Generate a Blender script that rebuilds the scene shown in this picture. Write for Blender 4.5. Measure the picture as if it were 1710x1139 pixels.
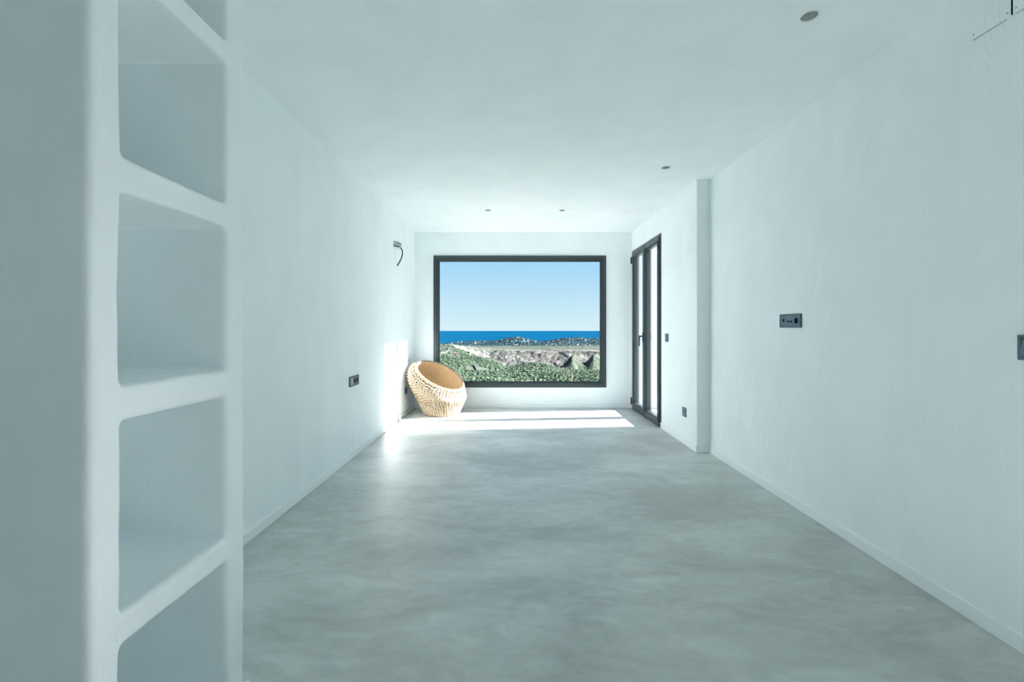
import bpy, bmesh, math, random
from mathutils import Vector, Matrix, noise

random.seed(7)
scene = bpy.context.scene
for o in list(bpy.data.objects):
    bpy.data.objects.remove(o)
COL = scene.collection
PI = math.pi

# ------------------------------------------------------------------ camera
W, H, F = 1710.0, 1139.0, 760.0
cam_d = bpy.data.cameras.new('camera')
cam = bpy.data.objects.new('camera', cam_d)
COL.objects.link(cam)
cam.location = (0, 0, 1.19)
cam.rotation_euler = (PI / 2, 0, 0)
cam_d.sensor_width = 36.0
cam_d.lens = 36.0 * F / W
cam_d.shift_x = -4.0 / W
cam_d.shift_y = -22.5 / W
cam_d.clip_start = 0.05
cam_d.clip_end = 100000
scene.camera = cam

# ------------------------------------------------------------------ world, sun, exposure
world = bpy.data.worlds.new('sky')
scene.world = world
world.use_nodes = True
wn, wl = world.node_tree.nodes, world.node_tree.links
wn.clear()
w_out = wn.new('ShaderNodeOutputWorld')
w_bg = wn.new('ShaderNodeBackground')
w_tc = wn.new('ShaderNodeTexCoord')
w_sep = wn.new('ShaderNodeSeparateXYZ')
w_ramp = wn.new('ShaderNodeValToRGB')
wl.new(w_tc.outputs['Generated'], w_sep.inputs[0])
wl.new(w_sep.outputs['Z'], w_ramp.inputs[0])
wl.new(w_ramp.outputs[0], w_bg.inputs[0])
wl.new(w_bg.outputs[0], w_out.inputs[0])
cr = w_ramp.color_ramp
stops = [(0.0, (0.74, 0.91, 1.0)), (0.04, (0.63, 0.86, 1.0)), (0.09, (0.50, 0.78, 1.0)),
         (0.15, (0.39, 0.70, 1.0)), (0.40, (0.22, 0.46, 0.86)), (1.0, (0.10, 0.26, 0.66))]
cr.elements[0].position = stops[0][0]; cr.elements[0].color = stops[0][1] + (1,)
cr.elements[1].position = 1.0; cr.elements[1].color = stops[-1][1] + (1,)
for p, c in stops[1:-1]:
    e = cr.elements.new(p); e.color = c + (1,)
w_bg.inputs[1].default_value = 1.0

sun_d = bpy.data.lights.new('sun', 'SUN')
sun = bpy.data.objects.new('sun', sun_d)
COL.objects.link(sun)
sun_dir = Vector((-1.0, -0.085, -0.37)).normalized()      # direction the light travels
sun.rotation_euler = sun_dir.to_track_quat('-Z', 'Y').to_euler()
sun.location = (30, 5, 14)
sun_d.energy = 50.5
sun_d.angle = math.radians(0.53)
sun_d.color = (1.0, 0.945, 0.935)

scene.view_settings.view_transform = 'Standard'
scene.view_settings.look = 'None'
scene.view_settings.exposure = 0.0
scene.view_settings.gamma = 1.0
scene.view_settings.use_curve_mapping = False
scene.cycles.max_bounces = 16
scene.cycles.diffuse_bounces = 14
scene.cycles.glossy_bounces = 4
scene.cycles.transparent_max_bounces = 16


# ------------------------------------------------------------------ helpers
def tag(o, label=None, cat=None, group=None, kind=None):
    if label: o['label'] = label
    if cat: o['category'] = cat
    if group: o['group'] = group
    if kind: o['kind'] = kind
    return o


def empty(name, loc=(0, 0, 0), rot=(0, 0, 0)):
    o = bpy.data.objects.new(name, None)
    o.empty_display_size = 0.1
    o.location = loc
    o.rotation_euler = rot
    COL.objects.link(o)
    return o


def obj(name, bm, mat, parent=None, smooth=False, loc=None):
    me = bpy.data.meshes.new(name)
    bm.to_mesh(me)
    bm.free()
    if smooth:
        for p in me.polygons:
            p.use_smooth = True
    me.materials.append(mat)
    o = bpy.data.objects.new(name, me)
    COL.objects.link(o)
    if parent: o.parent = parent
    if loc: o.location = loc
    return o


def add_box(bm, x0, x1, y0, y1, z0, z1, bev=0.0, seg=2):
    t = bmesh.new()
    bmesh.ops.create_cube(t, size=1.0)
    for v in t.verts:
        v.co = Vector((x0 + (v.co.x + .5) * (x1 - x0), y0 + (v.co.y + .5) * (y1 - y0), z0 + (v.co.z + .5) * (z1 - z0)))
    if bev > 0:
        bmesh.ops.bevel(t, geom=list(t.edges), offset=bev, segments=seg, profile=0.5, affect='EDGES')
    merge(bm, t)
    return bm


def merge(bm, t, mat=None):
    vs = [bm.verts.new(mat @ v.co if mat else v.co) for v in t.verts]
    t.verts.index_update()
    for f in t.faces:
        try:
            bm.faces.new([vs[v.index] for v in f.verts])
        except ValueError:
            pass
    t.free()


def box(name, x0, x1, y0, y1, z0, z1, mat, parent=None, bev=0.0, seg=2):
    bm = bmesh.new()
    add_box(bm, x0, x1, y0, y1, z0, z1, bev, seg)
    return obj(name, bm, mat, parent)


def add_tube(bm, pts, r, sides=6, closed=False, caps=True):
    n = len(pts)
    pts = [Vector(p) for p in pts]
    rings = []
    up = Vector((0.13, 0.31, 0.94)).normalized()
    prev = None
    for i, p in enumerate(pts):
        if closed:
            t = (pts[(i + 1) % n] - pts[i - 1])
        else:
            t = pts[min(i + 1, n - 1)] - pts[max(i - 1, 0)]
        t.normalize()
        if prev is None:
            a = t.cross(up)
            if a.length < 1e-4: a = t.cross(Vector((1, 0, 0)))
        else:
            a = prev - t * prev.dot(t)
        a.normalize(); prev = a
        b = t.cross(a)
        rr = r[i] if isinstance(r, (list, tuple)) else r
        rings.append([bm.verts.new(p + a * rr * math.cos(2 * PI * k / sides) + b * rr * math.sin(2 * PI * k / sides)) for k in range(sides)])
    m = n if closed else n - 1
    for i in range(m):
        A, B = rings[i], rings[(i + 1) % n]
        for k in range(sides):
            bm.faces.new((A[k], A[(k + 1) % sides], B[(k + 1) % sides], B[k]))
    if caps and not closed:
        bm.faces.new(rings[0][::-1]); bm.faces.new(rings[-1])


def add_lathe(bm, prof, mat=None, sides=32, cap=True):
    """profile [(r, z)] turned about Z, then moved by mat"""
    rings = []
    for r, z in prof:
        ring = []
        for k in range(sides):
            a = 2 * PI * k / sides
            v = Vector((r * math.cos(a), r * math.sin(a), z))
            ring.append(bm.verts.new(mat @ v if mat else v))
        rings.append(ring)
    for A, B in zip(rings, rings[1:]):
        for k in range(sides):
            bm.faces.new((A[k], A[(k + 1) % sides], B[(k + 1) % sides], B[k]))
    if cap:
        bm.faces.new(rings[-1])


# ------------------------------------------------------------------ materials
def new_mat(name):
    m = bpy.data.materials.new(name)
    m.use_nodes = True
    n, l = m.node_tree.nodes, m.node_tree.links
    p = n['Principled BSDF']
    return m, n, l, p


def simple(name, col, rough=0.5, metal=0.0, spec=0.5):
    m, n, l, p = new_mat(name)
    nz = n.new('ShaderNodeTexNoise'); nz.inputs['Scale'].default_value = 40
    geo = n.new('ShaderNodeNewGeometry')
    l.new(geo.outputs['Position'], nz.inputs['Vector'])
    mr = n.new('ShaderNodeMapRange')
    mr.inputs['To Min'].default_value = max(0.02, rough - 0.06); mr.inputs['To Max'].default_value = min(1, rough + 0.06)
    l.new(nz.outputs[0], mr.inputs[0]); l.new(mr.outputs[0], p.inputs['Roughness'])
    p.inputs['Base Color'].default_value = col + (1,)
    p.inputs['Metallic'].default_value = metal
    p.inputs['Specular IOR Level'].default_value = spec
    return m


def plaster(name, col, strength=0.25, vein=0.5):
    """hand-trowelled plaster: soft waviness, fine grain and a few raised trowel ridges"""
    m, n, l, p = new_mat(name)
    geo = n.new('ShaderNodeNewGeometry')
    mp = n.new('ShaderNodeMapping'); mp.inputs['Scale'].default_value = (1, 1, 0.6)
    l.new(geo.outputs['Position'], mp.inputs[0])
    n1 = n.new('ShaderNodeTexNoise'); n1.inputs['Scale'].default_value = 3.2; n1.inputs['Detail'].default_value = 7; n1.inputs['Roughness'].default_value = 0.55
    n2 = n.new('ShaderNodeTexNoise'); n2.inputs['Scale'].default_value = 45; n2.inputs['Detail'].default_value = 3
    n3 = n.new('ShaderNodeTexNoise'); n3.inputs['Scale'].default_value = 1.6; n3.inputs['Detail'].default_value = 5; n3.inputs['Distortion'].default_value = 1.2
    for q in (n1, n2, n3): l.new(mp.outputs[0], q.inputs['Vector'])
    # thin ridge where the distorted noise crosses 0.5
    sb = n.new('ShaderNodeMath'); sb.operation = 'SUBTRACT'; sb.inputs[1].default_value = 0.52
    ab = n.new('ShaderNodeMath'); ab.operation = 'ABSOLUTE'
    rg = n.new('ShaderNodeMapRange'); rg.inputs['From Min'].default_value = 0.0; rg.inputs['From Max'].default_value = 0.006
    rg.inputs['To Min'].default_value = 1.0; rg.inputs['To Max'].default_value = 0.0
    l.new(n3.outputs[0], sb.inputs[0]); l.new(sb.outputs[0], ab.inputs[0]); l.new(ab.outputs[0], rg.inputs[0])
    n4 = n.new('ShaderNodeTexNoise'); n4.inputs['Scale'].default_value = 2.3; n4.inputs['Detail'].default_value = 2
    l.new(geo.outputs['Position'], n4.inputs['Vector'])
    mk = n.new('ShaderNodeMapRange'); mk.inputs['From Min'].default_value = 0.56; mk.inputs['From Max'].default_value = 0.66
    l.new(n4.outputs[0], mk.inputs[0])
    mu = n.new('ShaderNodeMath'); mu.operation = 'MULTIPLY'
    l.new(rg.outputs[0], mu.inputs[0]); l.new(mk.outputs[0], mu.inputs[1])
    s1 = n.new('ShaderNodeMath'); s1.operation = 'MULTIPLY_ADD'; s1.inputs[1].default_value = 0.06
    l.new(n2.outputs[0], s1.inputs[0]); l.new(n1.outputs[0], s1.inputs[2])
    s2 = n.new('ShaderNodeMath'); s2.operation = 'MULTIPLY_ADD'; s2.inputs[1].default_value = 0.10 * vein
    l.new(mu.outputs[0], s2.inputs[0]); l.new(s1.outputs[0], s2.inputs[2])
    bp = n.new('ShaderNodeBump'); bp.inputs['Strength'].default_value = strength; bp.inputs['Distance'].default_value = 0.03
    l.new(s2.outputs[0], bp.inputs['Height']); l.new(bp.outputs[0], p.inputs['Normal'])
    mx = n.new('ShaderNodeMix'); mx.data_type = 'RGBA'
    mx.inputs['A'].default_value = tuple(c * 0.965 for c in col) + (1,); mx.inputs['B'].default_value = col + (1,)
    mr = n.new('ShaderNodeMapRange'); mr.inputs['From Min'].default_value = 0.35; mr.inputs['From Max'].default_value = 0.6
    l.new(n1.outputs[0], mr.inputs[0]); l.new(mr.outputs[0], mx.inputs['Factor']); l.new(mx.outputs['Result'], p.inputs['Base Color'])
    p.inputs['Roughness'].default_value = 0.62
    p.inputs['Specular IOR Level'].default_value = 0.3
    return m


WALLC = (0.884, 0.934, 0.948)
M_wall = plaster('white_trowelled_plaster', WALLC, 0.48, 1.2)
M_ceil = plaster('smooth_ceiling_paint', (0.884, 0.934, 0.946), 0.10, 0.0)
M_shelf = plaster('bookcase_plaster', (0.875, 0.922, 0.936), 0.28, 0.6)
M_skirt = simple('skirting_paint', (0.865, 0.905, 0.91), 0.45)


def floor_mat():
    m, n, l, p = new_mat('grey_microcement')
    geo = n.new('ShaderNodeNewGeometry')
    a = n.new('ShaderNodeTexNoise'); a.inputs['Scale'].default_value = 1.1; a.inputs['Detail'].default_value = 9; a.inputs['Roughness'].default_value = 0.62; a.inputs['Distortion'].default_value = 0.5
    mp = n.new('ShaderNodeMapping'); mp.inputs['Scale'].default_value = (0.8, 1.6, 1); mp.inputs['Rotation'].default_value = (0, 0, 0.2)
    l.new(geo.outputs['Position'], mp.inputs[0]); l.new(mp.outputs[0], a.inputs['Vector'])
    b = n.new('ShaderNodeTexNoise'); b.inputs['Scale'].default_value = 5.5; b.inputs['Detail'].default_value = 8; b.inputs['Roughness'].default_value = 0.6; b.inputs['Distortion'].default_value = 1.6
    l.new(mp.outputs[0], b.inputs['Vector'])
    c = n.new('ShaderNodeTexNoise'); c.inputs['Scale'].default_value = 3.0; c.inputs['Detail'].default_value = 3; c.inputs['Distortion'].default_value = 2.4
    l.new(mp.outputs[0], c.inputs['Vector'])
    ra = n.new('ShaderNodeValToRGB')
    ra.color_ramp.elements[0].position = 0.36; ra.color_ramp.elements[0].color = (0.385, 0.415, 0.400, 1)
    ra.color_ramp.elements[1].position = 0.66; ra.color_ramp.elements[1].color = (0.610, 0.635, 0.618, 1)
    ad = n.new('ShaderNodeMath'); ad.operation = 'MULTIPLY_ADD'; ad.inputs[1].default_value = 0.45
    sb = n.new('ShaderNodeMath'); sb.operation = 'SUBTRACT'; sb.inputs[1].default_value = 0.5
    l.new(b.outputs[0], sb.inputs[0]); l.new(sb.outputs[0], ad.inputs[0]); l.new(a.outputs[0], ad.inputs[2])
    l.new(ad.outputs[0], ra.inputs[0])
    # a few pale trowel streaks
    s2 = n.new('ShaderNodeMapRange'); s2.inputs['From Min'].default_value = 0.66; s2.inputs['From Max'].default_value = 0.74; s2.inputs['To Max'].default_value = 0.45
    l.new(c.outputs[0], s2.inputs[0])
    mx = n.new('ShaderNodeMix'); mx.data_type = 'RGBA'
    l.new(s2.outputs[0], mx.inputs['Factor']); l.new(ra.outputs[0], mx.inputs['A']); mx.inputs['B'].default_value = (0.68, 0.70, 0.68, 1)
    l.new(mx.outputs['Result'], p.inputs['Base Color'])
    rr = n.new('ShaderNodeMapRange'); rr.inputs['To Min'].default_value = 0.38; rr.inputs['To Max'].default_value = 0.55
    l.new(b.outputs[0], rr.inputs[0]); l.new(rr.outputs[0], p.inputs['Roughness'])
    bp = n.new('ShaderNodeBump'); bp.inputs['Strength'].default_value = 0.10; bp.inputs['Distance'].default_value = 0.02
    l.new(b.outputs[0], bp.inputs['Height']); l.new(bp.outputs[0], p.inputs['Normal'])
    p.inputs['Specular IOR Level'].default_value = 0.65
    return m


M_floor = floor_mat()
M_alu = simple('anthracite_aluminium', (0.050, 0.066, 0.072), 0.38, 0.25)
M_rubber = simple('black_rubber_seal', (0.012, 0.012, 0.013), 0.6)
M_anth = simple('anthracite_switch_plastic', (0.052, 0.098, 0.132), 0.36, 0.0, 0.4)
M_anth2 = simple('grey_switch_insert', (0.085, 0.165, 0.225), 0.36, 0.0, 0.4)
M_hole = simple('black_socket_recess', (0.004, 0.005, 0.007), 0.8, 0.0, 0.08)
M_grey = simple('light_grey_cover', (0.33, 0.37, 0.38), 0.35)
M_refl = simple('lamp_reflector', (0.52, 0.56, 0.55), 0.3)
M_metal = simple('brushed_steel', (0.55, 0.57, 0.58), 0.3, 1.0)
M_chrome_dark = simple('dark_handle_metal', (0.05, 0.055, 0.06), 0.35, 0.6)
M_white = simple('white_plastic', (0.80, 0.84, 0.84), 0.4)
M_cable = simple('black_cable', (0.02, 0.025, 0.025), 0.5)
M_conduit = simple('grey_conduit', (0.35, 0.38, 0.37), 0.5)


def glass_mat():
    m = bpy.data.materials.new('clear_window_glass')
    m.use_nodes = True
    n, l = m.node_tree.nodes, m.node_tree.links
    n.clear()
    out = n.new('ShaderNodeOutputMaterial')
    tr = n.new('ShaderNodeBsdfTransparent'); tr.inputs[0].default_value = (0.97, 0.99, 0.985, 1)
    gl = n.new('ShaderNodeBsdfGlossy'); gl.inputs['Roughness'].default_value = 0.0
    fr = n.new('ShaderNodeFresnel'); fr.inputs['IOR'].default_value = 1.5
    mx = n.new('ShaderNodeMixShader')
    ge = n.new('ShaderNodeNewGeometry')                    # the air-to-glass face reflects, the inner one does not
    mb = n.new('ShaderNodeMath'); mb.operation = 'SUBTRACT'; mb.inputs[0].default_value = 1.0
    mc = n.new('ShaderNodeMath'); mc.operation = 'MULTIPLY'
    l.new(ge.outputs['Backfacing'], mb.inputs[1]); l.new(mb.outputs[0], mc.inputs[0]); l.new(fr.outputs[0], mc.inputs[1])
    l.new(mc.outputs[0], mx.inputs[0]); l.new(tr.outputs[0], mx.inputs[1]); l.new(gl.outputs[0], mx.inputs[2]); l.new(mx.outputs[0], out.inputs[0])
    return m


M_glass = glass_mat()


def rattan(name, c0, c1, scale=60):
    m, n, l, p = new_mat(name)
    geo = n.new('ShaderNodeNewGeometry')
    nz = n.new('ShaderNodeTexNoise'); nz.inputs['Scale'].default_value = scale; nz.inputs['Detail'].default_value = 4
    l.new(geo.outputs['Position'], nz.inputs['Vector'])
    ra = n.new('ShaderNodeValToRGB')
    ra.color_ramp.elements[0].position = 0.32; ra.color_ramp.elements[0].color = c0 + (1,)
    ra.color_ramp.elements[1].position = 0.66; ra.color_ramp.elements[1].color = c1 + (1,)
    l.new(nz.outputs[0], ra.inputs[0]); l.new(ra.outputs[0], p.inputs['Base Color'])
    bp = n.new('ShaderNodeBump'); bp.inputs['Strength'].default_value = 0.3; bp.inputs['Distance'].default_value = 0.002
    l.new(nz.outputs[0], bp.inputs['Height']); l.new(bp.outputs[0], p.inputs['Normal'])
    p.inputs['Roughness'].default_value = 0.5
    return m


M_rat = rattan('pale_rattan', (0.28, 0.20, 0.120), (0.48, 0.395, 0.28))
M_rat2 = rattan('tan_rattan', (0.24, 0.16, 0.08), (0.36, 0.26, 0.15))

# ------------------------------------------------------------------ room measures
XL, XR, XRF = -1.482, 1.863, 1.74       # left wall, right wall, right wall beyond the step
YB, YS = 6.74, 4.34                     # back wall, step
CZ = 2.60
UX, UY0, UY1 = -0.863, 0.925, 1.455     # bookcase face and its two ends
DY0, DY1, DZ = 5.39, 6.67, 2.31         # door opening
WX0, WX1, WZ0, WZ1 = -1.197, 1.357, 0.303, 2.254
YN, XN = -2.4, -2.2                     # room behind the photographer


def structure(o):
    o['kind'] = 'structure'
    return o


# floor and ceiling
structure(box('floor', XN - 0.3, 2.09, YN - 0.3, YB + 0.3, -0.15, 0.0, M_floor))

LAMPS = [(1.335, 2.06), (1.335, 4.01), (-0.317, 5.47), (0.576, 5.47)]
LR = 0.038
bm = bmesh.new()
add_box(bm, XN - 0.3, 2.2, YN - 0.3, YB + 0.35, CZ, CZ + 0.25)
ceil = structure(obj('ceiling', bm, M_ceil))
cut_bm = bmesh.new()
for x, y in LAMPS:
    add_lathe_m = Matrix.Translation((x, y, CZ - 0.05))
    t = bmesh.new()
    bmesh.ops.create_cone(t, cap_ends=True, segments=40, radius1=LR, radius2=LR, depth=0.26, matrix=Matrix.Translation((x, y, CZ)))
    merge(cut_bm, t)
cutter = obj('cutter', cut_bm, M_ceil)
md = ceil.modifiers.new('b', 'BOOLEAN'); md.object = cutter; md.operation = 'DIFFERENCE'; md.solver = 'EXACT'
dg = bpy.context.evaluated_depsgraph_get()
me = bpy.data.meshes.new_from_object(ceil.evaluated_get(dg))
ceil.modifiers.clear(); ceil.data = me
bpy.data.objects.remove(cutter)

# walls
structure(box('wall_left', XL - 0.25, XL, UY0 + 0.15, YB + 0.3, 0, CZ, M_wall))
BY0, BY1, BZ = 0.02, 1.25, 0.70                         # unseen low opening added to the right wall, brightens the bookcase
bm = bmesh.new()
add_box(bm, XR, XR + 0.30, BY1, YS + 0.003, 0, CZ)
add_box(bm, XR, XR + 0.30, YN, BY0, 0, CZ)
add_box(bm, XR, XR + 0.30, BY0, BY1, BZ, CZ)
structure(obj('wall_right', bm, M_wall))
bm = bmesh.new()                                          # thicker wall with the door opening
XO = 2.09
add_box(bm, XRF, XO, YS, DY0, 0, CZ)
add_box(bm, XRF, XO, DY1, YB, 0, CZ)
add_box(bm, XRF, XO, DY0, DY1, DZ, CZ)
for v in bm.verts:                                        # softened plaster arris
    pass
structure(obj('wall_right_far', bm, M_wall))
bm = bmesh.new()
add_box(bm, XL, WX0, YB, YB + 0.30, 0, CZ)
add_box(bm, WX1, 3.4, YB, YB + 0.30, 0, CZ)
add_box(bm, WX0, WX1, YB, YB + 0.30, 0, WZ0)
add_box(bm, WX0, WX1, YB, YB + 0.30, WZ1, CZ)
structure(obj('wall_back', bm, M_wall))
structure(box('wall_front', XN, XR, YN - 0.25, YN, 0, CZ, M_wall))
structure(box('wall_left_near', XN - 0.25, XN, YN - 0.25, UY1, 0, CZ, M_wall))
structure(box('wall_partition', XN, XL, UY0, UY0 + 0.15, 0, CZ, M_wall))

# skirting boards
BH, BT = 0.065, 0.012
structure(box('baseboard_left', XL, XL + BT, UY1 + 0.002, YB - 0.001, 0.0, BH, M_skirt, bev=0.003))
structure(box('baseboard_right', XR - BT, XR, BY1 + 0.01, YS - 0.001, 0.0, BH, M_skirt, bev=0.003))
bm = bmesh.new()
add_box(bm, XRF - BT, XRF, YS - BT, DY0 - 0.002, 0.0, BH, 0.003)
add_box(bm, XRF, XR - BT - 0.001, YS - BT, YS, 0.0, BH, 0.003)
structure(obj('baseboard_right_far', bm, M_skirt))
structure(box('baseboard_back', XL + BT + 0.001, XRF - 0.001, YB - BT, YB, 0.0, BH, M_skirt, bev=0.003))

# ------------------------------------------------------------------ built-in plaster bookcase
NX0, NX1 = UX - 0.42, UX + 0.2
NY0, NY1 = 0.998, 1.366
zs = [(2.545, 2.62), (1.987, 2.054), (1.491, 1.566), (0.984, 1.063), (0.490, 0.561), (-0.02, 0.055)]
body_bm = bmesh.new()
add_box(body_bm, XL + 0.001, UX, UY0, UY1, 0.0, CZ)
body = obj('bookcase_body', body_bm, M_shelf)
cut_bm = bmesh.new()
for (hi, lo) in zip(zs, zs[1:]):
    add_box(cut_bm, NX0, NX1, NY0, NY1, lo[1], hi[0])
cutter = obj('cutter', cut_bm, M_shelf)
md = body.modifiers.new('b', 'BOOLEAN'); md.object = cutter; md.operation = 'DIFFERENCE'; md.solver = 'EXACT'
rm = body.modifiers.new('r', 'REMESH'); rm.mode = 'VOXEL'; rm.voxel_size = 0.0075
sm = body.modifiers.new('s', 'SMOOTH'); sm.iterations = 3; sm.factor = 0.5
dg = bpy.context.evaluated_depsgraph_get()
me = bpy.data.meshes.new_from_object(body.evaluated_get(dg))
bpy.data.objects.remove(cutter)
bpy.data.objects.remove(body)
src = bmesh.new(); src.from_mesh(me)
src.normal_update()
for v in src.verts:                                       # hand-made waviness
    p = v.co
    if p.z < 0.012 or p.z > CZ - 0.012 or p.x < XL + 0.012: continue
    d = noise.noise(Vector((p.x * 4.2, p.y * 4.2, p.z * 3.1 + 5))) * 0.0042 + noise.noise(p * 13) * 0.0012
    v.co = p + v.normal * d
unit = empty('bookcase', ((XL + UX) / 2, (UY0 + UY1) / 2, 0))
tag(unit, 'tall white plaster bookcase with four open shelves built against the left wall', 'bookcase')


def split_piece(test, name):
    t = src.copy()
    dele = [f for f in t.faces if not test(f.calc_center_median())]
    bmesh.ops.delete(t, geom=dele, context='FACES')
    bmesh.ops.translate(t, verts=t.verts, vec=-Vector(unit.location))
    return obj(name, t, M_shelf, unit, smooth=True)


def shelf_index(c):
    if NY0 + 0.003 < c.y < NY1 - 0.003 and c.x > NX0 + 0.004:
        for i, (a, b) in enumerate(zs[1:-1]):
            if a - 0.011 < c.z < b + 0.011:
                return i
    return -1


split_piece(lambda c: shelf_index(c) < 0, 'body')
for i in range(4):
    split_piece(lambda c, i=i: shelf_index(c) == i, 'shelf')
src.free()
sk = box('skirting', UX, UX + 0.025, UY0 + 0.03, UY1 - 0.002, 0.0, BH, M_skirt, bev=0.007, seg=3)
sk.parent = unit; sk.location = -Vector(unit.location)

# ------------------------------------------------------------------ picture window
win = structure(empty('window_1', ((WX0 + WX1) / 2, YB, WZ0)))


def frame_mesh(bm, a0, a1, z0, z1, w, y0, y1, bev=0.003):
    add_box(bm, a0, a1, y0, y1, z1 - w, z1, bev)
    add_box(bm, a0, a1, y0, y1, z0, z0 + w, bev)
    add_box(bm, a0, a0 + w, y0, y1, z0 + w, z1 - w, bev)
    add_box(bm, a1 - w, a1, y0, y1, z0 + w, z1 - w, bev)


cx, cz = (WX0 + WX1) / 2, WZ0
bm = bmesh.new()
frame_mesh(bm, WX0 - cx, WX1 - cx, 0, WZ1 - cz, 0.050, -0.018, 0.055)
frame_mesh(bm, WX0 - cx + 0.05, WX1 - cx - 0.05, 0.05, WZ1 - cz - 0.05, 0.020, -0.010, 0.055)
frame_mesh(bm, WX0 - cx + 0.07, WX1 - cx - 0.07, 0.07, WZ1 - cz - 0.07, 0.014, 0.008, 0.055, 0.002)
obj('window_frame', bm, M_alu, win)
bm = bmesh.new()
frame_mesh(bm, WX0 - cx + 0.084, WX1 - cx - 0.084, 0.084, WZ1 - cz - 0.084, 0.004, 0.018, 0.030, 0.0)
obj('seal', bm, M_rubber, win)
box('glass_pane', WX0 - cx + 0.080, WX1 - cx - 0.080, 0.022, 0.028, 0.080, WZ1 - cz - 0.080, M_glass, win)

# ------------------------------------------------------------------ double glazed door on the right
door = structure(empty('door_1', (XRF, (DY0 + DY1) / 2, 0)))
hw = (DY1 - DY0) / 2


def yframe(bm, y0, y1, z0, z1, w, x0, x1, bev=0.003, wb=None):
    wb = w if wb is None else wb
    add_box(bm, x0, x1, y0, y1, z1 - w, z1, bev)
    add_box(bm, x0, x1, y0, y1, z0, z0 + wb, bev)
    add_box(bm, x0, x1, y0, y0 + w, z0 + wb, z1 - w, bev)
    add_box(bm, x0, x1, y1 - w, y1, z0 + wb, z1 - w, bev)


bm = bmesh.new()
yframe(bm, -hw, hw, 0.0, DZ, 0.045, -0.012, 0.075, wb=0.03)
obj('door_frame', bm, M_alu, door)
leafs = []
for s, (y0, y1) in ((-1, (-hw + 0.028, -0.003)), (1, (0.003, hw - 0.028))):
    bm = bmesh.new()
    yframe(bm, y0, y1, 0.022, DZ - 0.028, 0.062, -0.026, 0.050, wb=0.070)
    yframe(bm, y0 + 0.062, y1 - 0.062, 0.092, DZ - 0.090, 0.014, -0.014, 0.050, 0.002)
    if s > 0:
        add_box(bm, -0.034, -0.024, -0.030, 0.030, 0.03, DZ - 0.036, 0.003)     # overlapping centre strip
    leaf = obj('door_leaf', bm, M_alu, door)
    leafs.append(leaf)
    box('glass_pane', 0.006, 0.012, y0 + 0.068, y1 - 0.068, 0.098, DZ - 0.096, M_glass, leaf)
    for hz in (0.12, DZ - 0.14):
        bm = bmesh.new()
        yy = y0 - 0.012 if s < 0 else y1 + 0.012
        add_tube(bm, [(-0.034, yy, hz - 0.05), (-0.034, yy, hz + 0.05)], 0.009, 12)
        add_box(bm, -0.030, -0.010, yy - 0.012, yy + 0.012, hz - 0.045, hz + 0.045, 0.002)
        obj('hinge', bm, M_chrome_dark, leaf)
# lever handle hanging down
bm = bmesh.new()
add_box(bm, -0.044, -0.033, -0.016, 0.016, 1.00, 1.13, 0.004)
add_tube(bm, [(-0.040, 0, 1.075), (-0.085, 0, 1.075)], 0.010, 14)
add_tube(bm, [(-0.080, 0, 1.085), (-0.084, 0, 1.05), (-0.086, 0, 1.0), (-0.086, 0, 0.945)], [0.010, 0.011, 0.010, 0.009], 14)
obj('door_handle', bm, M_chrome_dark, leafs[1])

# added window out of view, lets sun in to brighten the near room
added_win = structure(empty('added_light_window', (XR + 0.02, (BY0 + BY1) / 2, 0)))
hb = (BY1 - BY0) / 2
bm = bmesh.new()
yframe(bm, -hb, hb, 0.0, BZ, 0.06, 0.0, 0.08)
add_box(bm, 0.0, 0.08, -0.035, 0.035, 0.06, BZ - 0.06, 0.003)
obj('window_frame', bm, M_alu, added_win)
for a, b in ((-hb + 0.06, -0.035), (0.035, hb - 0.06)):
    box('glass_pane', 0.03, 0.036, a, b, 0.06, BZ - 0.06, M_glass, added_win)

# terrace outside the door
M_terr = simple('pale_terrace_stone', (0.28, 0.28, 0.275), 0.7)
structure(box('floor_terrace', XO, 6.5, YN, YB, -0.25, -0.03, M_terr))

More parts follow.
